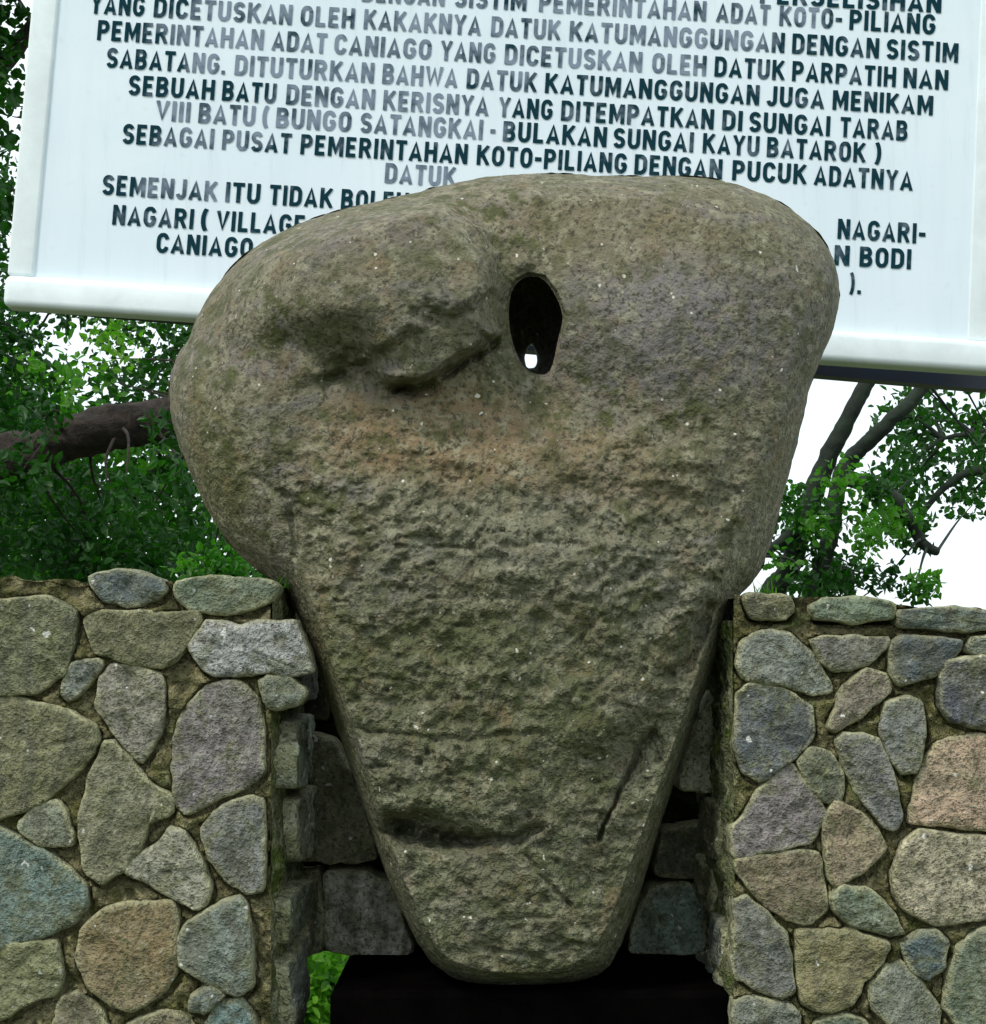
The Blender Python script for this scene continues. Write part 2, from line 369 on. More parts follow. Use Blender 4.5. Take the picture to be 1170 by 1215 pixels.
def voronoi(x0, x1, y0, y1, cell, seed, gap=4, jit=.38):
    r = np.random.default_rng(seed); pts = []
    nx = max(1, int((x1 - x0) / cell)); ny = max(1, int((y1 - y0) / cell))
    for i in range(-1, nx + 1):
        for j in range(-1, ny + 1):
            pts.append((x0 + (i + .5 + r.uniform(-jit, jit)) * (x1 - x0) / nx, y0 + (j + .5 + r.uniform(-jit, jit)) * (y1 - y0) / ny, 0 <= i < nx and 0 <= j < ny))
    out = []
    for k, (a, b, ok) in enumerate(pts):
        if not ok: continue
        poly = [(x0, y0), (x1, y0), (x1, y1), (x0, y1)]
        for l, (c, d, _) in enumerate(pts):
            if l == k or math.hypot(a - c, b - d) > cell * 3: continue
            mx, my = (a + c) / 2, (b + d) / 2; nxv, nyv = c - a, d - b; nn = math.hypot(nxv, nyv)
            mx -= nxv / nn * gap; my -= nyv / nn * gap; new = []
            for q in range(len(poly)):
                p1, p2 = poly[q], poly[(q + 1) % len(poly)]
                s1 = (p1[0] - mx) * nxv + (p1[1] - my) * nyv; s2 = (p2[0] - mx) * nxv + (p2[1] - my) * nyv
                if s1 <= 0: new.append(p1)
                if (s1 < 0 < s2) or (s2 < 0 < s1):
                    t = s1 / (s1 - s2); new.append((p1[0] + (p2[0] - p1[0]) * t, p1[1] + (p2[1] - p1[1]) * t))
            poly = new
            if len(poly) < 3: break
        if len(poly) > 2 and abs(area(poly)) > cell * cell * .15: out.append(poly)
    return out

BR = (.135, .12, .068); OL = (.16, .155, .08); GR = (.165, .180, .162); PG = (.178, .170, .178); WH = (.36, .40, .37)
SL = (.08, .11, .12); BL = (.125, .18, .18); TN = (.20, .175, .085); PK = (.38, .31, .23); GG = (.135, .16, .12); DS = (.07, .085, .11)
LEFT = [
 (BR, [(-40,715),(20,712),(60,708),(92,725),(88,760),(75,800),(45,820),(0,822),(-40,820)]),
 (SL, [(105,685),(130,678),(165,678),(190,688),(198,700),(185,714),(150,718),(125,712)]),
 (GG, [(210,690),(240,685),(320,688),(334,697),(325,710),(300,724),(260,728),(232,726),(213,712)]),
 (BR, [(102,735),(120,725),(190,728),(235,725),(238,740),(215,775),(195,792),(150,785),(115,775)]),
 (WH, [(226,768),(246,737),(272,738),(288,745),(298,740),(350,737),(362,765),(374,797),(345,803),(320,797),(260,802),(244,795)]),
 (GR, [(78,805),(88,785),(120,782),(122,792),(95,825),(82,830),(75,822)]),
 ((.22,.19,.155), [(120,805),(132,790),(165,792),(193,800),(196,840),(190,870),(170,905),(158,895),(135,865),(115,838)]),
 (OL, [(-40,820),(0,828),(40,832),(85,845),(115,862),(118,880),(95,915),(45,955),(0,972),(-40,975)]),
 (PG, [(212,860),(225,835),(245,815),(265,808),(290,812),(308,835),(312,880),(313,915),(290,935),(245,955),(222,965),(210,950),(206,905)]),
 (GG, [(308,808),(320,802),(345,805),(363,818),(355,835),(330,842),(314,832)]),
 ((.20,.175,.12), [(125,880),(135,878),(160,905),(180,930),(205,945),(203,960),(175,975),(165,1010),(150,1030),(125,1045),(103,1035),(98,980),(105,930)]),
 (GR, [(25,975),(45,955),(70,948),(88,985),(88,1000),(55,1003),(30,990)]),
 (BL, [(-40,985),(0,982),(40,1000),(85,1030),(103,1050),(104,1075),(90,1095),(40,1115),(0,1122),(-40,1122)]),
 ((.26,.26,.23), [(150,1035),(160,1018),(190,1000),(202,980),(220,985),(240,1020),(252,1050),(245,1072),(232,1078),(200,1060),(175,1045)]),
 (GR, [(240,985),(265,955),(300,945),(314,950),(314,1055),(295,1058),(270,1045),(250,1015)]),
 (TN, [(100,1100),(125,1078),(165,1070),(205,1070),(212,1090),(210,1120),(212,1150),(195,1175),(160,1198),(130,1190),(105,1165),(93,1135)]),
 (GR, [(212,1115),(225,1095),(255,1075),(285,1062),(292,1070),(298,1110),(302,1165),(285,1180),(250,1165),(215,1145)]),
 (OL, [(-40,1130),(20,1118),(65,1115),(78,1150),(68,1180),(40,1185),(10,1205),(-40,1220)]),
 (BR, [(65,1220),(75,1185),(95,1175),(120,1195),(135,1230),(90,1250)]),
 (BL, [(245,1215),(260,1190),(285,1185),(300,1200),(305,1240),(260,1250)]),
 (SL, [(228,1180),(250,1168),(268,1180),(245,1200),(226,1197)]),
 (OL, [(150,1215),(195,1198),(220,1203),(235,1225),(200,1250),(155,1245)]),
 (OL, [(178,978),(205,962),(206,945),(192,948)]),
]
RIGHT = [
 (BR, [(880,712),(890,705),(935,708),(938,725),(930,735),(890,732)]),
 (GG, [(960,720),(975,710),(1030,710),(1060,716),(1058,735),(1010,738),(965,735)]),
 (SL, [(1062,724),(1120,721),(1170,725),(1210,728),(1210,745),(1150,748),(1065,745)]),
 (GR, [(880,760),(905,748),(935,752),(960,775),(982,808),(985,822),(960,825),(930,812),(885,808),(872,790)]),
 ((.15,.15,.15), [(962,760),(975,755),(1050,757),(1050,768),(1025,790),(990,796),(975,785)]),
 (DS, [(1055,765),(1070,755),(1138,760),(1133,775),(1110,800),(1065,813),(1055,795)]),
 (DS, [(874,825),(890,812),(930,818),(960,838),(965,870),(940,900),(905,925),(880,915),(872,880)]),
 ((.175,.155,.12), [(985,850),(1000,815),(1025,795),(1050,800),(1055,820),(1025,845),(990,868),(980,862)]),
 (GR, [(1042,860),(1050,835),(1075,825),(1092,835),(1095,875),(1085,915),(1068,920),(1055,900)]),
 (DS, [(1112,805),(1120,785),(1150,780),(1210,782),(1210,868),(1170,865),(1130,855),(1115,838)]),
 (GG, [(1142,772),(1150,756),(1210,752),(1210,778),(1150,776)]),
 (PG, [(868,1010),(868,985),(895,945),(928,910),(940,908),(960,935),(978,965),(960,1000),(905,1010),(875,1018)]),
 (GG, [(945,905),(960,888),(985,892),(1000,925),(995,950),(975,950),(958,930)]),
 (GR, [(990,880),(1000,870),(1040,875),(1052,905),(1068,965),(1060,982),(1045,978),(1020,945),(1000,910)]),
 (PK, [(1078,960),(1095,905),(1110,880),(1150,872),(1210,878),(1210,988),(1150,982),(1110,977),(1078,976)]),
 (PK, [(1058,1035),(1070,1000),(1090,984),(1140,991),(1210,997),(1210,1082),(1150,1090),(1110,1096),(1075,1080),(1060,1060)]),
 ((.225,.185,.13), [(975,975),(990,950),(1010,958),(1040,985),(1050,1005),(1020,1035),(990,1052),(982,1040),(978,1005)]),
 ((.18,.152,.10), [(872,1020),(900,1014),(970,1010),(977,1050),(978,1080),(960,1095),(930,1090),(895,1060),(875,1035)]),
 (GG, [(985,1060),(1000,1050),(1030,1055),(1060,1085),(1068,1105),(1050,1108),(1010,1095),(985,1078)]),
 ((.125,.13,.14), [(870,1070),(885,1062),(910,1085),(930,1105),(938,1140),(941,1175),(925,1182),(900,1172),(872,1158)]),
 (TN, [(943,1105),(985,1102),(1010,1102),(1053,1118),(1045,1140),(1020,1165),(1010,1190),(985,1197),(950,1190),(946,1150)]),
 (SL, [(1068,1120),(1085,1105),(1110,1102),(1123,1115),(1116,1145),(1100,1162),(1082,1150)]),
 (GG, [(1120,1195),(1122,1160),(1137,1120),(1160,1100),(1210,1092),(1210,1230),(1140,1225)]),
 (GR, [(1030,1170),(1050,1145),(1070,1142),(1088,1162),(1113,1195),(1110,1225),(1070,1225),(1035,1195)]),
 (GR, [(870,1188),(890,1182),(935,1190),(948,1202),(945,1240),(872,1240)]),
 (GG, [(965,1212),(1000,1204),(1025,1208),(1042,1235),(1000,1245),(965,1240)]),
]
front = lambda px, py: P(px, py, 0.0 * np.asarray(px, float))
FN = (0, -1, 0)
XL = float(P(322, 900, 0.)[0]); XR = float(P(870, 900, 0.)[0])
pal = [BR, OL, GR, PG, SL, GG, TN, (.2, .17, .13), DS]
def wall(label, stones, x0, x1, top, inner, side_stones, ext, seed):
    """x0..x1 the traced stretch; inner = x of the jamb plane; ext = regions outside the frame filled with more rubble"""
    root = empty('stone_wall', (float(P((x0 + x1) / 2, 900, 0.)[0]), 0, 0), label, 'wall')
    polys = [p for _, p in stones]; cols = [c for c, _ in stones]; r = random.Random(seed)
    for e in ext:
        for p in voronoi(*e, 78, seed + int(abs(e[0])), 5): polys.append(p); cols.append(r.choice(pal))
    gy = 1995                                                      # below the ground line
    s1 = mortar_sheet(front, FN, x0, x1, 690, gy, polys, 3, .004, .0075, .03, seed, top=top)
    # body: core behind the sheet
    a = XL if inner < 0 else float(P(x1, 900, 0.)[0]); b = float(P(x0, 900, 0.)[0]) if inner < 0 else XR
    lo, hi = (b, a) if inner < 0 else (b, a)
    ztop = min(float(P(q[0], q[1], 0.)[2]) for q in top) - .004
    core = box_vf((lo + (0 if inner < 0 else .004), .006, -.05), (hi - (.004 if inner < 0 else 0), .34, ztop))
    o = link('mortar', mesh_np('mortar', *join([(s1[0] - np.array(root.location), s1[1]), (core[0] - np.array(root.location), core[1])])), M_MORTAR, root)
    # top bed and jamb as rough sheets
    jn = np.array((1, 0, 0) if inner < 0 else (-1, 0, 0)); X = XL if inner < 0 else XR
    ys = np.linspace(-.004, .345, 60); zs = np.linspace(ztop + .006, -.05, 160); YY, ZZ = np.meshgrid(ys, zs)
    q = np.c_[np.full(YY.size, X), YY.ravel(), ZZ.ravel()]
    h = .012 * fbm(q * 26, 4, seed + 4) + .008 * fbm(q * 90, 2, seed + 6) + .004
    h = h * sstep(-.004, .03, q[:, 1]) 
    q = q + jn[None] * h[:, None]
    i = np.arange(YY.size).reshape(YY.shape); F = np.stack([i[:-1, :-1], i[1:, :-1], i[1:, 1:], i[:-1, 1:]], -1).reshape(-1, 4)
    link('mortar_jamb', mesh_np('mortar_jamb', q - np.array(root.location), F), M_REVEAL, root)
    xs = np.linspace(lo, hi, 160); ys = np.linspace(-.006, .345, 30); XX, YY = np.meshgrid(xs, ys)
    tz = np.interp(XX.ravel(), [float(P(t[0], t[1], 0.)[0]) for t in top], [float(P(t[0], t[1], 0.)[2]) for t in top])
    q = np.c_[XX.ravel(), YY.ravel(), tz]; q[:, 2] += (.006 * fbm(q * 30, 4, seed)) - .003
    i = np.arange(XX.size).reshape(XX.shape); F = np.stack([i[:-1, :-1], i[:-1, 1:], i[1:, 1:], i[1:, :-1]], -1).reshape(-1, 4)
    link('mortar_cap', mesh_np('mortar_cap', q - np.array(root.location), F), M_MORTAR, root)
    for k, (p, c) in enumerate(zip(polys, cols)):
        j = tuple(v * r.uniform(.9, 1.1) for v in c)
        stone(p, front, FN, j, root, seed * 100 + k, proud=r.uniform(.010, .020))
    for k, (c, p) in enumerate(side_stones):
        zz = lambda b: EYE + (780 - np.asarray(b, float)) * 2.35 / FPX
        stone(p, (lambda a, b: np.stack([X + 0 * np.asarray(a, float), np.asarray(a, float) / 1000, zz(b)], -1)), tuple(jn), c, root, seed * 100 + 70 + k, proud=.024 if inner < 0 else .014, step=7)
    return root
lw = wall('grey and tan rubble stone wall to the left of the standing boulder', LEFT, -420, 322, [(-420, 684), (0, 685), (90, 690), (330, 692)], -1,
     [((.42,.46,.38), [(30, 880), (70, 852), (295, 850), (318, 880), (310, 922), (180, 932), (40, 925)]), ((.44, .42, .32), [(90, 942), (310, 938), (322, 1000), (200, 1020), (110, 1012), (75, 980)]),
      (GG, [(30, 1050), (180, 1042), (190, 1090), (60, 1100)]), (OL, [(205, 1060), (310, 1050), (315, 1130), (230, 1140)]), (GR, [(40, 1120), (200, 1110), (210, 1190), (60, 1200)]), (GR, [(60, 745), (300, 740), (310, 830), (90, 835)])],
     [(-420, -46, 702, 1990), (-44, 312, 1258, 1990)], 11)
rw = wall('slate, pink and tan rubble stone wall to the right of the standing boulder', RIGHT, 870, 1600, [(865, 706), (940, 708), (1060, 719), (1170, 724), (1600, 738)], 1,
     [(GG, [(60, 1140), (200, 1130), (300, 1150), (290, 1200), (90, 1205)]), (OL, [(150, 1030), (290, 1022), (300, 1070), (160, 1080)]), (SL, [(40, 1082), (130, 1075), (140, 1120), (50, 1128)]), (BR, [(60, 950), (230, 945), (240, 1005), (80, 1010)])],
     [(1216, 1600, 750, 1990), (880, 1212, 1258, 1990)], 12)

# rear masonry between the two walls; its near-black tones paint in the gap's shade
YB = .305
rear = lambda px, py: P(px, py, YB + 0.0 * np.asarray(px, float))
REAR = [
 ((.19,.18,.12), [(358,868),(395,878),(425,930),(447,1016),(420,1020),(358,1020)]),
 ((.2,.23,.13), [(354,1036),(380,1034),(384,1080),(383,1128),(356,1130)]),
 ((.38,.38,.31), [(386,1034),(438,1034),(464,1052),(490,1126),(462,1134),(425,1133),(388,1122)]),
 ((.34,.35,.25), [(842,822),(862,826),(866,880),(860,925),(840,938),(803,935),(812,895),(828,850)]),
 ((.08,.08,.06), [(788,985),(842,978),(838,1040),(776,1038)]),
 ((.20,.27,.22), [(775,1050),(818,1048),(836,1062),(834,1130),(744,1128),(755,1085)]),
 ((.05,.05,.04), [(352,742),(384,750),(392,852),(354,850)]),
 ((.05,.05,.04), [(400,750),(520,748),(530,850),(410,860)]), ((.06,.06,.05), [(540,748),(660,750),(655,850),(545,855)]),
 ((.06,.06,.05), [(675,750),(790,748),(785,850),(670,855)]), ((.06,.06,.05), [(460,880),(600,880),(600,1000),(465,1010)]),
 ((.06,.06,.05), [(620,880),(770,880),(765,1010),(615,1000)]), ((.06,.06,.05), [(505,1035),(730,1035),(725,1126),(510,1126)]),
]
bw = empty('masonry_panel', (0, YB, 0), 'shade-painted dark stone panel at the back of the gap behind the standing boulder', 'wall')
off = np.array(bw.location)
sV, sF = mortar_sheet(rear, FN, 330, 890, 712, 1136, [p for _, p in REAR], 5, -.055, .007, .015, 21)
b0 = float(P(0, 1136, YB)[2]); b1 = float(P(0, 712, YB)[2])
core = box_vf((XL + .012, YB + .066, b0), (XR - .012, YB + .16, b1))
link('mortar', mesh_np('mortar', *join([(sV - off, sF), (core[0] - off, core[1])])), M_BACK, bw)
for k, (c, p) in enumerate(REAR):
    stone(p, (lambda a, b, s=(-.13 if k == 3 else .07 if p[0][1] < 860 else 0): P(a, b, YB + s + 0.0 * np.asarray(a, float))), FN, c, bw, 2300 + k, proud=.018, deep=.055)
# thin pale mortar line under its lowest course
x0, x1 = XL + .02, XR - .02
V, F = box_vf((float(P(742, 0, YB)[0]), YB - .012, b0 - .001), (XR - .016, YB + .05, b0 + .005)); V = V + rng.normal(0, .001, V.shape)
link('mortar_edge', mesh_np('mortar_edge', V - off, F, False), M_REVEAL, bw)

# plinth that carries the boulder, its black colour standing in for shade
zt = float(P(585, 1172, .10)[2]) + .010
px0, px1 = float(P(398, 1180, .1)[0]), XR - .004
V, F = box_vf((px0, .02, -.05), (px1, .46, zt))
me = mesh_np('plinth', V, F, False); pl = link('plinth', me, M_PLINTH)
pl['label'] = 'block painted shade-black under the standing boulder, in the gap between the walls'; pl['category'] = 'plinth'
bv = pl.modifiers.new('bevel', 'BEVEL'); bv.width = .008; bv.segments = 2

# ------------------------------------------------------------ the standing boulder with its hole
OUT = [(560,212),(610,205),(680,206),(740,209),(800,208),(850,211),(900,226),(945,250),(975,280),(992,310),(998,345),(992,385),(975,425),(962,455),(950,510),(935,570),(922,620),(908,668),(893,693),(873,712),(860,745),(845,800),(822,860),(800,930),(780,990),(760,1060),(738,1120),(722,1150),(690,1165),(640,1172),(580,1172),(540,1163),(510,1140),(490,1110),(465,1055),(440,985),(418,920),(398,860),(376,790),(354,730),(338,697),(300,674),(268,642),(245,605),(225,560),(207,515),(199,470),(204,430),(225,400),(235,370),(258,335),(290,300),(340,270),(400,249),(460,236),(520,221)]
RIDGE = [(330,420),(318,500),(332,580),(352,660),(372,720),(394,790),(420,860),(440,930),(460,992),(486,1060),(508,1105),(530,1142),(600,1156),(680,1150),(712,1120),(742,1040),(768,970),(800,880),(836,775),(850,712),(866,650),(876,600),(895,540),(920,460),(938,400),(935,340),(900,290),(840,255),(740,240),(620,237),(540,252),(440,278),(370,312),(335,360)]
HOLE = [(614,334),(628,327),(645,330),(658,348),(666,366),(668,382),(662,402),(657,430),(650,445),(636,444),(622,437),(612,418),(606,398),(603,370),(606,348)]
LOBE = [(250,330),(330,268),(440,236),(520,235),(560,262),(584,300),(592,340),(590,372),(594,400),(578,414),(548,428),(520,450),(492,462),(462,456),(440,448),(405,462),(360,480),(300,470),(255,400)]
YR = .10
def smooth_closed(pts, n):
    pts = np.asarray(pts, float)
    for _ in range(2):
        q = np.roll(pts, -1, 0); pts = np.stack([lerp(pts, q, .25), lerp(pts, q, .75)], 1).reshape(-1, 2)
    nx = np.roll(pts, -1, 0); s = np.concatenate([[0], np.cumsum(np.hypot(*(nx - pts).T))]); cl = np.vstack([pts, pts[:1]])
    t = np.arange(n) / n * s[-1]
    return np.stack([np.interp(t, s, cl[:, 0]), np.interp(t, s, cl[:, 1])], 1)
def front_h(Q):
    x, y = Q.T
    do = seg_dist(Q, OUTS); sr = sdf(Q, smooth_closed(RIDGE, 120)); dr = np.where(sr < 0, -sr, 0)
    t = np.where(sr < 0, do / (do + dr + 1e-6), 1.0)
    lowk = sstep(560, 720, y) ; top = np.sqrt(np.clip(1 - (1 - t) ** 2, 0, 1)); low = .35 * top + .65 * t ** .9
    bigL = (x < 400) * (1 - sstep(640, 720, y))
    f = lerp(top, low, lowk)
    # broad crown of the face so that it is never flat
    do2 = np.clip(do / 260, 0, 1); crown = .03 * (1 - (1 - do2) ** 2)
    h0 = .105 * f + crown; h = h0.copy()
    h += .022 * np.exp(-((x - 780) / 150) ** 2 - ((y - 360) / 120) ** 2)
    h -= .020 * np.exp(-((x - 640) / 120) ** 2 - ((y - 470) / 60) ** 2)
    h += .012 * np.exp(-((x - 620) / 190) ** 2 - ((y - 650) / 120) ** 2)
    sl = sdf(Q, LOBE) + 3.5 * fbm(np.c_[Q / 18, x * 0], 3, 55)
    wdt = lerp(12., 26., 1 - sstep(370, 410, y)); k = sstep(220, 420, x)
    h += .052 * k * sstep(-wdt * .35, wdt, sl) * lerp(1, sstep(400, 480, x), sstep(360, 420, y))
    h += .010 * sstep(0, 60, sdf(Q, [(450,360),(590,300),(596,400),(520,440),(470,440)])) 
    h += .020 * np.exp(-((x - 430) / 120) ** 2 - ((y - 335) / 75) ** 2)
    s2 = sdf(Q, [(230, 330), (330, 262), (440, 230), (530, 232), (575, 262), (592, 300), (594, 345), (560, 368), (515, 384), (470, 410), (430, 436), (385, 452), (320, 470), (250, 430)]) + 4 * fbm(np.c_[Q / 16, x * 0 + 2], 3, 57)
    h += .020 * sstep(300, 440, x) * sstep(-4, 15, s2)
    # rough lower face
    rough = sstep(430, 620, y + 60 * fbm(np.c_[Q / 90, x * 0], 2, 77)) * np.where(sr < 0, .25, 1)
    smo = 1 - rough
    q3 = np.c_[Q / 1000, x * 0]
    st = np.c_[x / 60, (y + .12 * x + 30 * np.sin(x / 130)) / 28, x * 0]
    n1 = fbm(st, 4, 31, .6); n2 = fbm(np.c_[Q / 60, x * 0 + 4], 4, 41, .55); n3 = fbm(np.c_[Q / 13, x * 0 + 9], 3, 47, .6)
    h += rough * (.0065 * n1 + .013 * n2 + .0065 * n3 + .0055 * fbm(np.c_[x / 28, y / 16, x * 0 + 3], 3, 43, .6))
    h += smo * (.006 * fbm(np.c_[Q / 110, x * 0 + 2], 3, 61) + .0022 * n3)
    pit = fbm(np.c_[x / 17, y / 10, x * 0 + 1], 3, 91, .6) + .35 * n2; h -= rough * .007 * sstep(.25, .8, pit)
    h += .012 * sstep(-8, 25, sdf(Q, [(360,500),(600,480),(860,520),(850,700),(790,850),(700,900),(600,985),(440,975),(380,800)]) + 22 * fbm(np.c_[Q / 45, x * 0], 3, 99)) * rough
    wob2 = Q + np.c_[10 * n2 + 9 * fbm(np.c_[Q / 15, x * 0 + 5], 3, 15), 6 * n2 + 8 * fbm(np.c_[Q / 13, x * 0 + 6], 3, 16)]
    def pits(cx, cy, a, b, d): return d * np.exp(-(((wob2[:, 0] - cx) / a) ** 2 + ((wob2[:, 1] - cy) / b) ** 2) ** 1.2) * (1 + .5 * n3)
    wob = Q + np.c_[9 * fbm(np.c_[Q / 20, x * 0 + 3], 4, 13), 9 * fbm(np.c_[Q / 20, x * 0 + 8], 4, 14)]
    def crack(pts, w, d):
        dd = seg_dist(wob, pts, False); return d * np.exp(-(dd / w) ** 2)
    h -= pits(425, 434, 30, 17, .034) + pits(512, 372, 26, 12, .018) + pits(490, 462, 26, 9, .026) + pits(395, 450, 22, 9, .012) + pits(576, 405, 12, 10, .020) + pits(760, 905, 22, 20, .014)
    h -= pits(480, 982, 46, 15, .065) + pits(532, 996, 40, 10, .05) + pits(840, 745, 14, 22, .016) + pits(598, 372, 8, 40, .010)
    h -= crack([(455, 986), (500, 984), (540, 996), (595, 998), (640, 985)], 5, .02)
    h -= crack([(772, 872), (752, 905), (738, 935), (722, 965), (712, 1000)], 2.2 + 3.0 * sstep(990, 880, y), .020) + pits(775, 880, 26, 18, .014)
    h -= crack([(690, 760), (720, 700), (770, 680)], 4, .006) + crack([(300, 560), (345, 600), (352, 660)], 6, .008)
    h -= crack([(846, 725), (822, 770), (800, 800)], 7, .018)
    h -= crack([(622, 1015), (648, 1045), (680, 1082)], 2.5, .008)
    h -= crack([(470, 464), (510, 455), (552, 428), (590, 404)], 5, .018)
    h -= crack([(470, 640), (560, 652), (680, 640)], 3, .005) + crack([(400, 860), (520, 880), (640, 870)], 4, .006) + crack([(560, 1120), (640, 1135), (700, 1118)], 4, .008)
    h -= .008 * (1 - sstep(0, 18, np.abs(sdf(Q, HOLE)))) * (x < 640)
    return h0 + (h - h0) * sstep(0, 30, do)
OUTS = smooth_closed(OUT, 240)
def boulder():
    n = 1150; o = smooth_closed(OUT, n)
    o += (2.2 * fbm(np.c_[o / 16, np.zeros(n)], 3, 5))[:, None] * ((o - o.mean(0)) / np.hypot(*(o - o.mean(0)).T)[:, None])
    c = np.array([635., 388.]); hp = smooth_closed(HOLE, 360)
    ang = np.arctan2(*(o - c).T[::-1]); ha = np.arctan2(*(hp - c).T[::-1]); hr = np.hypot(*(hp - c).T)
    idx = np.argsort(ha); rh = np.interp(ang, ha[idx], hr[idx], period=2 * math.pi)
    dr = (o - c) / np.hypot(*(o - c).T)[:, None]; hole = c + dr * rh[:, None]
    ex_c = np.array([630., 424.]); ex = ex_c + dr * (np.array([7., 14.]) * (1 + .12 * np.sin(ang * 3)[:, None]))
    rings = []
    NF = 250
    for k in range(NF):                                  # front face, hole rim to outline
        t = k / NF; v = 1 - (1 - t) ** 1.35
        Q = lerp(hole, o, v); h = front_h(Q)
        rim = seg_dist(Q, HOLE) ; h = h - .010 * (1 - sstep(0, 5, rim))
        rings.append((Q, YR - h))
    NB = 70
    for k in range(NB):                                  # back, outline to the small exit of the hole
        t = k / NB; v = t ** 1.6
        Q = lerp(o, ex, v); do = seg_dist(Q, OUTS)
        h = .125 * np.sqrt(np.clip(1 - (1 - np.clip(do / 150, 0, 1)) ** 2, 0, 1)) + .008 * fbm(np.c_[Q / 50, Q[:, :1] * 0 + 7], 4, 71)
        rings.append((Q, YR + h * (v > 0) + 0))
    yb = rings[-1][1]
    y0 = rings[0][1]; NT = 26
    for k in range(NT):                                  # the tube, back to front
        t = k / NT                                       # 0 back .. 1 front
        w = sstep(.0, .35, np.array(t)); f = lerp(0, 1.0, w)
        Q = lerp(ex, hole + (hole - c) * .10, f) if t < .9 else lerp(hole + (hole - c) * .10, hole, (t - .9) * 10)
        Q = Q + 1.5 * fbm(np.c_[Q / 12, np.full(n, t * 6)], 2, 37)[:, None]
        rings.append((Q, lerp(yb, y0, t)))
    org = P(590, 1172, YR); org[2] = zt
    V = np.concatenate([P(q[:, 0], q[:, 1], y) for q, y in rings]) - org
    R = len(rings); i = np.arange(R * n).reshape(R, n); j = np.roll(i, -1, 0)
    F = np.stack([i, j, np.roll(j, -1, 1), np.roll(i, -1, 1)], -1).reshape(-1, 4)
    me = mesh_np('standing_stone', V, F)
    ob = link('standing_stone', me, M_BOULDER, loc=tuple(org))
    ob['label'] = 'tall brown-grey boulder with a hole through it, wide top and narrow foot'; ob['category'] = 'boulder'
    import bmesh
    # outward normals
    k = 40 * n + 10; p = me.polygons[k]
    nf = sum(1 if q.normal.y < 0 else -1 for q in list(me.polygons)[20 * n:30 * n:37])
    if nf < 0: me.flip_normals()
    return ob
boulder()

# ------------------------------------------------------------ the information board
YS = .62
BLc = P(5, 363, YS); BRc = P(1180, 442, YS + .03)
rx = BRc - BLc; BW = float(np.linalg.norm(rx)); rx = rx / BW
def proj(p):
    d = p - EYEV; f = d[1] * cP + d[2] * sP; v = -d[1] * sP + d[2] * cP
    return 585 + FPX * d[0] / f, 607.5 - FPX * v / f
up0 = np.cross(rx, [0, 1, 0]) ; up0 = up0 / np.linalg.norm(up0); bk = np.cross(up0, rx); bk = bk if bk[1] > 0 else -bk
def left_err(phi):
    u = up0 * math.cos(phi) + bk * math.sin(phi); lo, hi = 0, 2.
    for _ in range(40):
        m = (lo + hi) / 2; y = proj(BLc + u * m)[1]; lo, hi = (m, hi) if y > 0 else (lo, m)
    return proj(BLc + u * lo)[0] - 38
a, b = -.5, .7
for _ in range(40):
    m = (a + b) / 2
    if (left_err(m) > 0) == (left_err(b) > 0): b = m
    else: a = m
PHI = (a + b) / 2; print('board lean deg', math.degrees(PHI), left_err(PHI))
up = up0 * math.cos(PHI) + bk * math.sin(PHI); nb = np.cross(rx, up); nb = nb if nb[1] < 0 else -nb     # towards the viewer
def on_board(px, py):
    d = ray(px, py); t = ((BLc - EYEV) @ nb) / (d @ nb); p = EYEV + d * t - BLc; return float(p @ rx), float(p @ up)
def BP(s, t, h=0.): return BLc + rx * s + up * t + nb * h
sb = empty('information_board', tuple(BLc), 'white board with dark capital lettering behind the boulder', 'sign')
def bbox_part(name, s0, s1, t0, t1, h0, h1, mat, bev=0):
    V = [BP(s, t, h) - BLc for h in (h0, h1) for s, t in ((s0, t0), (s1, t0), (s1, t1), (s0, t1))]
    F = [(0, 3, 2, 1), (4, 5, 6, 7), (0, 1, 5, 4), (1, 2, 6, 5), (2, 3, 7, 6), (3, 0, 4, 7)]
    me = bpy.data.meshes.new(name); me.from_pydata([tuple(v) for v in V], [], F); me.validate(); o = link(name, me, mat, sb)
    if bev: m = o.modifiers.new('bevel', 'BEVEL'); m.width = bev; m.segments = 4; [setattr(p, 'use_smooth', True) for p in me.polygons]
    return o
def mat_board():
    m, nt, b = newmat('white_painted_board'); co = N(nt, 'ShaderNodeTexCoord').outputs['Object']
    c = mix(nt, ramp(nt, noise(nt, co, 3, 4, .6), [(.3, 0), (.7, 1)]), (.66, .76, .83), (.74, .82, .88))
    c = mix(nt, ramp(nt, noise(nt, mapping(nt, co, (14, 14, 1.2)), 2, 4, .6), [(.5, 0), (.8, .35)]), c, (.60, .68, .75))
    c = mix(nt, ramp(nt, noise(nt, co, 60, 3, .6), [(.62, 0), (.78, .3)]), c, (.55, .62, .66))
    c = mix(nt, ramp(nt, noise(nt, mapping(nt, co, (30, 30, 2.0)), 2.5, 5, .7), [(.55, 0), (.75, .4)]), c, (.50, .60, .62))
    nt.links.new(c, b.inputs['Base Color']); b.inputs['Roughness'].default_value = .55
    bump(nt, b, noise(nt, co, 4, 3, .5), .004, .5); return m
M_BOARD = mat_board(); M_FRAME = mat_plain('white_frame_paint', (.76, .83, .85), .6, 0, .08, 14, .0015)
BH = 1.05
r_in = on_board(1152, 300)[0]; l_in = on_board(52, 200)[0]; b_in = on_board(600, 372)[1]
bbox_part('panel', .01, BW - .01, .01, BH - .01, -.02, 0, M_BOARD)
fw = .040
bbox_part('frame', -.0, BW, -.002, b_in + .006, -.035, .016, M_FRAME, .011)
bbox_part('frame', -.0, BW, BH - fw, BH, -.035, .016, M_FRAME, .011)
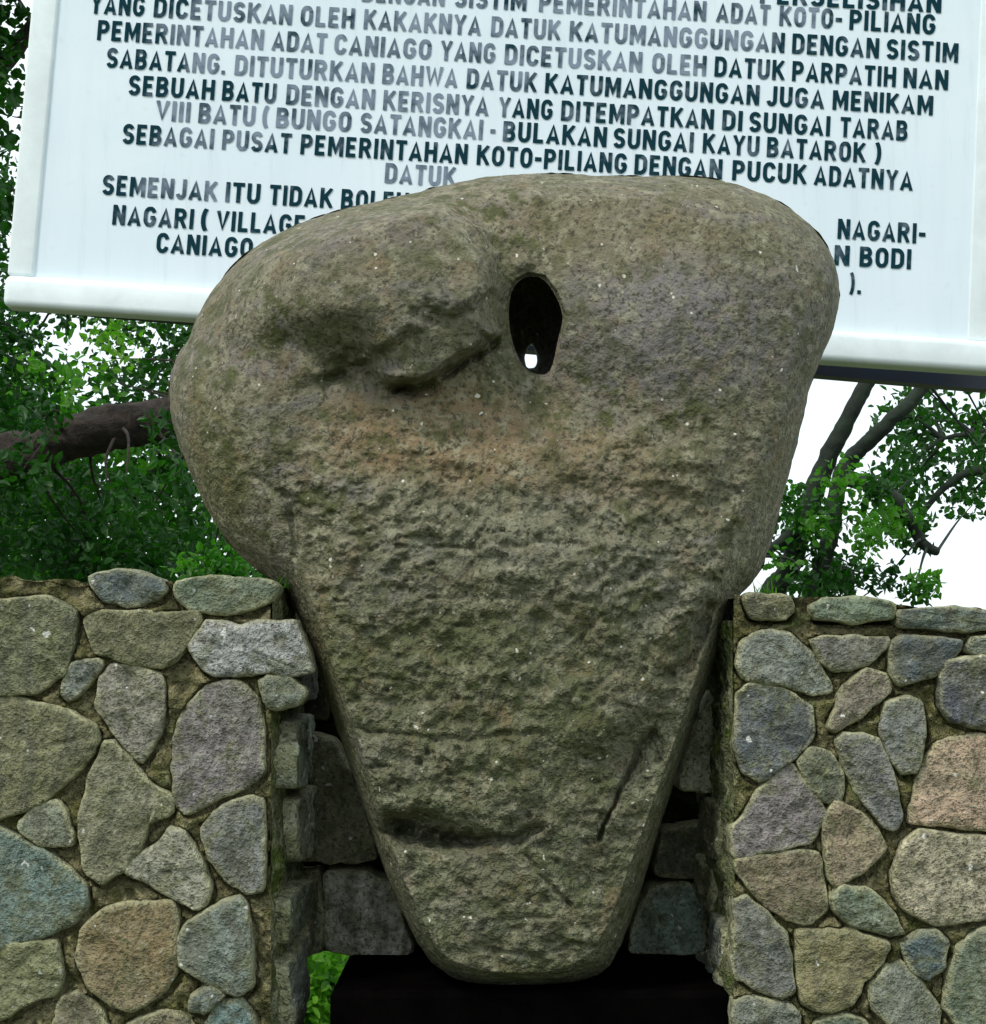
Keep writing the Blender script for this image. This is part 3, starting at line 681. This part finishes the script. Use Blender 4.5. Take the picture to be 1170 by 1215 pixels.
bbox_part('frame', .001, l_in, b_in + .007, BH - fw - .001, -.034, .006, M_FRAME, .005)
bbox_part('frame', r_in, BW - .001, b_in + .007, BH - fw - .001, -.034, .003, M_FRAME, .002)
# printed lines: (word, x of its left end, x of its right end); y of the line's middle at x=120 and x=1120
LINES = [
 ((-50, 4), [('PERSELISIHAN', 902, 1117)]),
 ((-28, 30), [('DENGAN', 430, 528), ('SISTIM', 540, 625), ('PEMERINTAHAN', 640, 838), ('ADAT', 850, 914), ('KOTO-', 925, 999), ('PILIANG', 1008, 1110)]),
 ((5, 62), [('YANG', 108, 172), ('DICETUSKAN', 183, 347), ('OLEH', 357, 421), ('KAKAKNYA', 432, 571), ('DATUK', 583, 665), ('KATUMANGGUNGAN', 676, 931), ('DENGAN', 940, 1043), ('SISTIM', 1052, 1137)]),
 ((36, 95), [('PEMERINTAHAN', 116, 313), ('ADAT', 323, 388), ('CANIAGO', 397, 512), ('YANG', 523, 588), ('DICETUSKAN', 599, 762), ('OLEH', 774, 838), ('DATUK', 848, 931), ('PARPATIH', 940, 1063), ('NAN', 1072, 1125)]),
 ((68, 126), [('SABATANG.', 127, 268), ('DITUTURKAN', 279, 444), ('BAHWA', 454, 543), ('DATUK', 554, 637), ('KATUMANGGUNGAN', 647, 901), ('JUGA', 910, 978), ('MENIKAM', 988, 1107)]),
 ((99, 158), [('SEBUAH', 153, 255), ('BATU', 264, 328), ('DENGAN', 340, 445), ('KERISNYA', 455, 580), ('YANG', 592, 656), ('DITEMPATKAN', 666, 847), ('DI', 857, 881), ('SUNGAI', 889, 985), ('TARAB', 997, 1077)]),
 ((127, 187), [('VIII', 185, 226), ('BATU', 236, 303), ('(', 311, 319), ('BUNGO', 328, 417), ('SATANGKAI', 428, 573), ('-', 582, 588), ('BULAKAN', 597, 720), ('SUNGAI', 728, 823), ('KAYU', 834, 901), ('BATAROK', 910, 1027), (')', 1038, 1046)]),
 ((157, 217), [('SEBAGAI', 146, 254), ('PUSAT', 264, 346), ('PEMERINTAHAN', 357, 555), ('KOTO-PILIANG', 566, 744), ('DENGAN', 753, 857), ('PUCUK', 869, 957), ('ADATNYA', 966, 1083)]),
 ((185, 245), [('DATUK', 457, 541)]),
 ((219, 279), [('SEMENJAK', 122, 258), ('ITU', 268, 309), ('TIDAK', 320, 395), ('BOLEH', 405, 485), ('NAGARI-', 994, 1098)]),
 ((254, 310), [('NAGARI', 134, 230), ('(', 238, 247), ('VILLAGE', 257, 362), ('N', 990, 1008), ('BODI', 1020, 1081)]),
 ((284, 343), [('CANIAGO', 186, 300), (').', 1008, 1022)]),
]
DARK_FROM = [900, 990, 925, 835, 640, 600, 590, 330, 2000, 270, 0, 0]
DARK_TO = [0, 0, 225, 200, 215, 330, 0, 200, 0, 175, 2000, 2000]
def mat_print():
    m, nt, b = newmat('faded_lettering'); co = N(nt, 'ShaderNodeTexCoord').outputs['Object']
    at = N(nt, 'ShaderNodeAttribute', attribute_name='wear'); nz = noise(nt, co, 26, 4, .6)
    f = math_n(nt, 'ADD', at.outputs['Fac'], math_n(nt, 'MULTIPLY', math_n(nt, 'SUBTRACT', nz, .5), 2.2))
    c = mix(nt, ramp(nt, f, [(.2, 0), (.8, 1)]), (.006, .035, .05), (.21, .26, .33))
    nt.links.new(c, b.inputs['Base Color']); b.inputs['Roughness'].default_value = .85; b.inputs['Specular IOR Level'].default_value = .05; return m
M_PRINT = mat_print()
# bold condensed capitals drawn as brush strokes: centre lines in a box one unit high
def arc(cx, cy, rx_, ry_, a0, a1, n=8): return [(cx + rx_ * math.cos(math.radians(a0 + (a1 - a0) * i / n)), cy + ry_ * math.sin(math.radians(a0 + (a1 - a0) * i / n))) for i in range(n + 1)]
SW = .20
B_, T_, Lx, Rx = .09, .91, .10, .52
_round = arc(.31, .64, .21, .27, 0, 180) + arc(.31, .36, .21, .27, 180, 360)
GL = {
 'A': (.66, [[(.08, 0), (.33, .98), (.58, 0)], [(.18, .27), (.48, .27)]]),
 'B': (.62, [[(Lx, 0), (Lx, 1)], [(Lx, T_)] + arc(.31, .72, .17, .19, 90, -90) + [(Lx, .52)], [(Lx, .50)] + arc(.33, .295, .18, .205, 90, -90) + [(Lx, B_)]]),
 'C': (.60, [arc(.31, .64, .21, .27, 10, 180) + arc(.31, .36, .21, .27, 180, 350)]),
 'D': (.62, [[(Lx, 0), (Lx, 1)], [(Lx, T_)] + arc(.27, .66, .25, .25, 90, 0) + arc(.27, .34, .25, .25, 0, -90) + [(Lx, B_)]]),
 'E': (.54, [[(Lx, 0), (Lx, 1)], [(Lx, T_), (.50, T_)], [(Lx, .51), (.45, .51)], [(Lx, B_), (.50, B_)]]),
 'G': (.64, [arc(.32, .64, .22, .27, 15, 180) + arc(.32, .36, .22, .27, 180, 350) + [(.54, .47)], [(.34, .45), (.58, .45)]]),
 'H': (.64, [[(Lx, 0), (Lx, 1)], [(.54, 0), (.54, 1)], [(Lx, .51), (.54, .51)]]),
 'I': (.20, [[(.10, 0), (.10, 1)]]),
 'J': (.50, [[(.40, 1), (.40, .33)] + arc(.24, .30, .16, .21, 0, -170)]),
 'K': (.64, [[(Lx, 0), (Lx, 1)], [(.56, 1), (.16, .44)], [(.26, .56), (.58, 0)]]),
 'L': (.52, [[(Lx, 0), (Lx, 1)], [(Lx, B_), (.50, B_)]]),
 'M': (.78, [[(Lx, 0), (Lx, .97)], [(.68, 0), (.68, .97)], [(.13, .95), (.39, .25), (.65, .95)]]),
 'N': (.64, [[(Lx, 0), (Lx, 1)], [(.54, 0), (.54, 1)], [(.12, .95), (.52, .05)]]),
 'O': (.62, [_round + [_round[0], _round[1]]]),
 'P': (.60, [[(Lx, 0), (Lx, 1)], [(Lx, T_)] + arc(.31, .68, .19, .23, 90, -90) + [(Lx, .45)]]),
 'R': (.64, [[(Lx, 0), (Lx, 1)], [(Lx, T_)] + arc(.31, .70, .19, .21, 90, -90) + [(Lx, .49)], [(.33, .47), (.55, 0)]]),
 'S': (.58, [arc(.29, .70, .19, .20, 15, 250, 10) + arc(.29, .29, .20, .20, 75, -165, 10)]),
 'T': (.56, [[(0.0, T_), (.56, T_)], [(.28, .9), (.28, 0)]]),
 'U': (.62, [[(Lx, 1), (Lx, .34)] + arc(.31, .32, .21, .23, 180, 360) + [(.52, 1)]]),
 'V': (.64, [[(.08, 1), (.32, .04), (.56, 1)]]),
 'W': (.92, [[(.08, 1), (.26, .06), (.46, .85), (.66, .06), (.84, 1)]]),
 'Y': (.62, [[(.07, 1), (.31, .45), (.55, 1)], [(.31, .5), (.31, 0)]]),
 '(': (.28, [arc(.36, .5, .26, .66, 125, 235)]), ')': (.28, [arc(-.08, .5, .26, .66, 55, -55)]),
 '-': (.34, [[(.0, .46), (.34, .46)]]), '.': (.20, [[(.0, .09), (.19, .09)]]),
}
def ribbon(pl, w):
    p = np.array(pl, float); p = p[np.r_[True, np.hypot(*(np.diff(p, axis=0)).T) > 1e-4]]; d = np.diff(p, axis=0); d /= np.hypot(*d.T)[:, None]; nn = np.c_[-d[:, 1], d[:, 0]]
    o = []
    for i in range(len(p)):
        a, b = nn[max(i - 1, 0)], nn[min(i, len(nn) - 1)]; m = a + b; m /= np.hypot(*m); o.append(m * min(1 / max(m @ b, .3), 1.9) * w / 2)
    o = np.array(o); return np.concatenate([p + o, p - o]), [(i, i + 1, len(p) + i + 1, len(p) + i) for i in range(len(p) - 1)]
def word_strokes(w):
    x = 0; V = []; F = []; H = []
    for ch in w:
        adv, strokes = GL[ch]
        for k, st in enumerate(strokes):
            v, f = ribbon(st, .17 if ch in '()' else SW); n0 = len(V)
            V += [(a + x, min(max(b, 0), 1) if ch not in '()' else b) for a, b in v]; H += [k] * len(v); F += [tuple(i + n0 for i in q) for q in f]
        x += adv + .13
    return np.array(V), F, H, x - .13
hpx = 24.0
for li, ((ya, yb_), words) in enumerate(LINES):
    for w, xa, xb in words:
        ymid = lambda x: ya + (yb_ - ya) * (x - 120) / 1000
        s0, t0 = on_board(xa, ymid(xa)); s1, t1 = on_board(xb, ymid(xb)); hh = on_board(xa, ymid(xa) - hpx / 2)[1] - on_board(xa, ymid(xa) + hpx / 2)[1]
        v, F, H, wd = word_strokes(w); wear = []; V = []
        for (x, y), k in zip(v, H):
            u = x / wd
            V.append(tuple(BP(s0 + (s1 - s0) * u, t0 + (t1 - t0) * u + (y - .5) * hh, .0012 + .00015 * k) - BLc))
            xx = xa + (xb - xa) * u; wear.append(.10 + .55 * float(sstep(-25, 25, min(DARK_FROM[li] - xx, xx - DARK_TO[li]))))
        me = bpy.data.meshes.new('printed_word'); me.from_pydata(V, [], F); me.update()
        if sum(p.normal.dot(Vector(nb)) for p in me.polygons) < 0: me.flip_normals()
        at = me.attributes.new('wear', 'FLOAT', 'POINT'); at.data.foreach_set('value', wear)
        link('printed_word', me, M_PRINT, sb)
# steel rail and posts that carry the board
def rail(name, pa, pb, r, dy):
    a_, b_ = np.array(pa), np.array(pb); d = (b_ - a_) / np.linalg.norm(b_ - a_); u = np.cross(d, [0, 1, 0]); u /= np.linalg.norm(u)
    V = []
    for p in (a_, b_):
        for su, sy in ((-1, 0), (1, 0), (1, 1), (-1, 1)): V.append(p + u * r * su + np.array([0, dy * sy, 0]) - BLc)
    F = [(0, 1, 2, 3), (7, 6, 5, 4), (0, 4, 5, 1), (1, 5, 6, 2), (2, 6, 7, 3), (3, 7, 4, 0)]
    me = bpy.data.meshes.new(name); me.from_pydata([tuple(v) for v in V], [], F); link(name, me, M_NAVY, sb)
rail('rail', P(30, 352, YS + .10), P(1176, 450, YS + .13), .017, .04)
for x in (440, 800):
    p = P(x, 480, YS + .06); rail('post', (p[0], p[1], -.05), (p[0], p[1] + .1, EYE + 1.1), .025, .05)

# ------------------------------------------------------------ trees and shrubs
def leaves(centers, radii, counts, size, seed, droop=.3, flat=.7, jitter=.25, crumple=.35):
    r = np.random.default_rng(seed); Cc = []
    for c, R, n in zip(centers, radii, counts):
        d = r.normal(size=(n, 3)); d /= np.linalg.norm(d, axis=1)[:, None]
        rad = r.uniform(0, 1, n) ** .45
        Cc.append(np.array(c) + d * rad[:, None] * np.array(R))
    c = np.concatenate(Cc); n = len(c)
    ax = r.normal(size=(n, 3)); ax[:, 2] -= droop; ax /= np.linalg.norm(ax, axis=1)[:, None]
    nn = r.normal(size=(n, 3)); nn[:, 2] += flat; sd_ = np.cross(ax, nn); sd_ /= np.linalg.norm(sd_, axis=1)[:, None]
    up_ = np.cross(sd_, ax); L = size * r.uniform(.6, 1.3, n)[:, None]; Wd = L * r.uniform(.24, .36, n)[:, None]
    pts = [c, c + ax * L * .35 + sd_ * Wd + up_ * Wd * crumple, c + ax * L * .75 + sd_ * Wd * .7 + up_ * Wd * crumple, c + ax * L,
           c + ax * L * .75 - sd_ * Wd * .7 + up_ * Wd * crumple, c + ax * L * .35 - sd_ * Wd + up_ * Wd * crumple]
    V = np.stack(pts, 1).reshape(-1, 3); b = np.arange(n)[:, None] * 6
    F = np.concatenate([b + np.array([[0, 1, 2, 3]]), b + np.array([[0, 3, 4, 5]])], 0)
    return V, F
def branchlets(anchors, centers, r0, seed):
    r = random.Random(seed); parts = []
    for c in centers:
        a = min(anchors, key=lambda q: np.linalg.norm(np.array(q) - np.array(c)))
        m = (np.array(a) + np.array(c)) / 2 + np.array([r.uniform(-.04, .04), r.uniform(-.06, .06), r.uniform(-.01, .05)])
        pth = subpath([a, m, c], 4); parts.append(tube_vf(pth, [lerp(r0, r0 * .25, i / (len(pth) - 1)) for i in range(len(pth))], 6))
    return parts
def PP(px, py, Y): return tuple(P(px, py, float(Y)))
def tree(label, loc, trunk_pts, trunk_r, limbs, clumps, mat, leafsize, seed, bark, extra=None, twigr=.012, group=None):
    """clumps: (centre, radius, leaf count); limbs: (points, r0, r1)"""
    loc = np.array(loc, float); root = empty('tree', tuple(loc), label, 'tree', group)
    tp = subpath(trunk_pts, 6); V, F = tube_vf(tp, [lerp(trunk_r[0], trunk_r[1], i / (len(tp) - 1)) for i in range(len(tp))], 14, seed, .05)
    link('trunk', mesh_np('trunk', V - loc, F), bark, root); anchors = list(tp[::2])
    for pts, r0, r1 in limbs:
        lp = subpath(pts, 6, .002); anchors += list(lp[::2])
        V, F = tube_vf(lp, [lerp(r0, r1, i / (len(lp) - 1)) for i in range(len(lp))], 12, seed + 3, .05)
        link('branch', mesh_np('branch', V - loc, F), bark, root)
    bp = branchlets(anchors, [c[0] for c in clumps], twigr, seed)
    if bp:
        V, F = join(bp); link('twigs', mesh_np('twigs', V - loc, F), bark, root)['kind'] = 'stuff'
    V, F = leaves([c[0] for c in clumps], [c[1] for c in clumps], [c[2] for c in clumps], leafsize, seed)
    o = link('foliage', mesh_np('foliage', V - loc, F, False), mat, root); o['kind'] = 'stuff'
    if extra:
        cl, m2, sz = extra; V, F = leaves([c[0] for c in cl], [c[1] for c in cl], [c[2] for c in cl], sz, seed + 50)
        o = link('foliage', mesh_np('foliage', V - loc, F, False), m2, root); o['kind'] = 'stuff'
    return root
r = random.Random(5)
def clump_field(n, xr, yr, Yr, R, cnt, avoid=()):
    out = []
    while len(out) < n:
        x, y, Y = r.uniform(*xr), r.uniform(*yr), r.uniform(*Yr)
        if any(math.hypot((x - a) / c, (y - b) / d) < 1 for a, b, c, d in avoid): continue
        k = r.uniform(.7, 1.3); out.append((PP(x, y, Y), R * k, int(cnt * k * k)))
    return out
# left: near tree with a thick brown limb lying across the gap
gap = [(105, 425, 85, 48), (165, 440, 60, 40)]
T1 = PP(-330, 900, 1.9); T1 = (T1[0], T1[1], -.05)
tree('leafy tree with a thick brown limb reaching in from the left edge', T1,
     [T1, PP(-320, 900, 1.9), PP(-300, 620, 1.9), PP(-330, 300, 1.95), PP(-340, -150, 2.0)], (.17, .09),
     [([PP(-305, 640, 1.9), PP(-120, 575, 1.85), PP(0, 545, 1.8), PP(110, 512, 1.8), PP(215, 498, 1.85), PP(340, 470, 2.0), PP(430, 400, 2.1)], .055, .042)],
     clump_field(24, (-420, 300), (560, 690), (1.9, 3.2), .14, 290) + clump_field(22, (-420, -10), (-150, 560), (2.2, 3.2), .2, 420)
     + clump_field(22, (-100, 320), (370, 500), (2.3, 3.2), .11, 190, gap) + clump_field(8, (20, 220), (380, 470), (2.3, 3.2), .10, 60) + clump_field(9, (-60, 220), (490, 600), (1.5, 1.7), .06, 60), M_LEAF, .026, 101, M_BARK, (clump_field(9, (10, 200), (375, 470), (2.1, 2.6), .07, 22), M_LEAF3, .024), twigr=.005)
T2 = PP(60, 900, 4.6); T2 = (T2[0], T2[1], -.05)
tree('dense dark green tree filling the view between the left wall and the board', T2,
     [T2, PP(70, 760, 4.6), PP(80, 660, 4.6), PP(90, 570, 4.6)], (.12, .06), [([PP(80, 640, 4.6), PP(190, 560, 4.6), PP(300, 470, 4.8)], .05, .02), ([PP(80, 600, 4.6), PP(-60, 500, 4.6), PP(-200, 420, 4.5)], .05, .02)],
     clump_field(21, (-200, 380), (550, 760), (4.0, 5.6), .27, 400) + clump_field(22, (-300, 400), (330, 540), (4.0, 5.4), .22, 330, [(105, 425, 115, 75), (165, 440, 80, 60)]),
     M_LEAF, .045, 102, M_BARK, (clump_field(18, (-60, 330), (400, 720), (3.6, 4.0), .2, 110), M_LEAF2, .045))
# low bright shrub behind the left wall, and the one seen through the low gap
def shrub(label, loc, cl, mat, size, seed):
    loc = np.array(loc, float); root = empty('shrub', tuple(loc), label, 'shrub')
    V, F = join([tube_vf(subpath([loc + np.array([0, 0, -.02]), lerp(loc, np.array(c[0]), .5) + np.array([0, 0, .05]), c[0]], 4), [.012] * 5 + [.008] * 3 + [.004], 6) for c in cl])
    o = link('stems', mesh_np('stems', V - loc, F), M_BARKG, root); o['kind'] = 'stuff'
    V, F = leaves([c[0] for c in cl], [c[1] for c in cl], [c[2] for c in cl], size, seed)
    o = link('foliage', mesh_np('foliage', V - loc, F, False), mat, root); o['kind'] = 'stuff'
g1 = PP(235, 800, 1.1); shrub('small light green shrub just behind the left wall, against the boulder', (g1[0], g1[1], 0),
     [(PP(235 + r.uniform(-45, 50), 672 + r.uniform(-18, 30), 1.1), .045, 60) for _ in range(6)], M_LEAF2, .018, 111)
g2 = PP(375, 1240, 2.0); shrub('bright green shrub seen through the low gap beside the plinth', (g2[0], g2[1], 0),
     [(PP(380 + r.uniform(-70, 70), 1190 + r.uniform(-80, 60), 2.0 + r.uniform(-.2, .3)), .11, 220) for _ in range(14)], M_LEAF3, .032, 112)
# right: two leaning mossy stems and thinning leaves against the white sky
T3 = PP(905, 880, 3.0); T3 = (T3[0], T3[1], -.05)
tree('leaning tree with two dark mossy stems behind the right wall', T3,
     [T3, PP(910, 760, 3.0), PP(938, 670, 3.0), PP(975, 560, 3.0), PP(1020, 470, 3.0), PP(1060, 380, 3.05), PP(1090, 150, 3.1)], (.040, .013),
     [([PP(955, 730, 3.0), PP(985, 640, 2.95), PP(1000, 560, 2.95), PP(1050, 505, 2.9), PP(1100, 455, 2.9), PP(1170, 350, 2.9)], .024, .019),
      ([PP(1000, 565, 2.95), PP(1060, 590, 2.9), PP(1090, 640, 2.9), PP(1112, 655, 2.9)], .024, .011),
      ([PP(960, 610, 3.0), PP(930, 640, 2.95), PP(900, 660, 2.9)], .02, .01)],
     clump_field(12, (905, 1030), (590, 715), (2.6, 3.3), .07, 100) + clump_field(6, (1030, 1095), (570, 640), (2.6, 3.2), .06, 90) + clump_field(6, (960, 1090), (675, 705), (2.6, 3.1), .045, 55)
     + clump_field(5, (1085, 1230), (520, 600), (3.0, 4.0), .075, 60),
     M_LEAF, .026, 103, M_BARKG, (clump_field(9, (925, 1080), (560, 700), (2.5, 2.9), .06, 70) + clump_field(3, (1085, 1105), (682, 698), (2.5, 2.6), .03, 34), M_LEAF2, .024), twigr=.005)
T4 = PP(1420, 900, 6.0); T4 = (T4[0], T4[1], -.05)
tree('thin-leaved tree reaching in from beyond the right edge', T4,
     [T4, PP(1420, 700, 6.0), PP(1400, 450, 6.0), PP(1380, 100, 6.0)], (.16, .08),
     [([PP(1400, 620, 6.0), PP(1260, 580, 5.9), PP(1150, 560, 5.8), PP(1085, 620, 5.8)], .035, .01), ([PP(1400, 500, 6.0), PP(1250, 500, 5.9), PP(1120, 520, 5.8)], .028, .008)],
     clump_field(13, (1065, 1230), (475, 590), (5.4, 6.4), 0.17, 125) + clump_field(12, (1230, 1500), (200, 640), (5.4, 6.6), .3, 150), M_LEAF, .045, 104, M_BARKG)
T5 = PP(-40, 900, 7.5); T5 = (T5[0], T5[1], -.05)
tree('dark tree behind the upper left corner of the board', T5,
     [T5, PP(-60, 600, 7.5), PP(-80, 200, 7.5), PP(-60, -200, 7.5)], (.2, .1), [([PP(-80, 200, 7.5), PP(0, 80, 7.5), PP(120, -60, 7.5)], .07, .03)],
     clump_field(22, (-260, 40), (-150, 125), (6.8, 8.2), .38, 800) + clump_field(2, (-10, 6), (235, 250), (7, 7.2), .1, 60) + clump_field(12, (40, 500), (-350, -120), (6.8, 8.2), .6, 300), M_LEAF, .075, 105, M_BARK)
# small weeds rooted on the wall tops
def weed(label, px, py, n, hgt, seed, mat):
    rr = random.Random(seed); base = np.array(PP(px, py, .04)); V = []; F = []
    for i in range(n):
        a = rr.uniform(0, 6.28); ln = hgt * rr.uniform(.5, 1.1); lean = rr.uniform(.1, .6); b = base + np.array([rr.uniform(-.015, .015), rr.uniform(-.01, .01), -.004])
        d = np.array([math.cos(a) * lean, math.sin(a) * lean, 1.]); w = np.array([-math.sin(a), math.cos(a), 0]) * .0016; k = len(V)
        for j, f in enumerate((0, .35, .7, 1)):
            p = b + d * ln * f + np.array([math.cos(a), math.sin(a), -.6]) * ln * f * f * .3; ww = w * (1 - f * .85); V += [p - ww - base, p + ww - base]
        for j in range(3): F.append((k + 2 * j, k + 2 * j + 1, k + 2 * j + 3, k + 2 * j + 2))
    o = link('grass_tuft', mesh_np('grass_tuft', V, F, False), mat, loc=tuple(base)); o['label'] = label; o['category'] = 'grass tuft'
weed('pale grass tuft on top of the right wall beside the boulder', 908, 709, 26, .03, 1, M_LEAF3)
weed('small grass tuft on top of the left wall beside the boulder', 338, 694, 14, .022, 2, M_LEAF2)
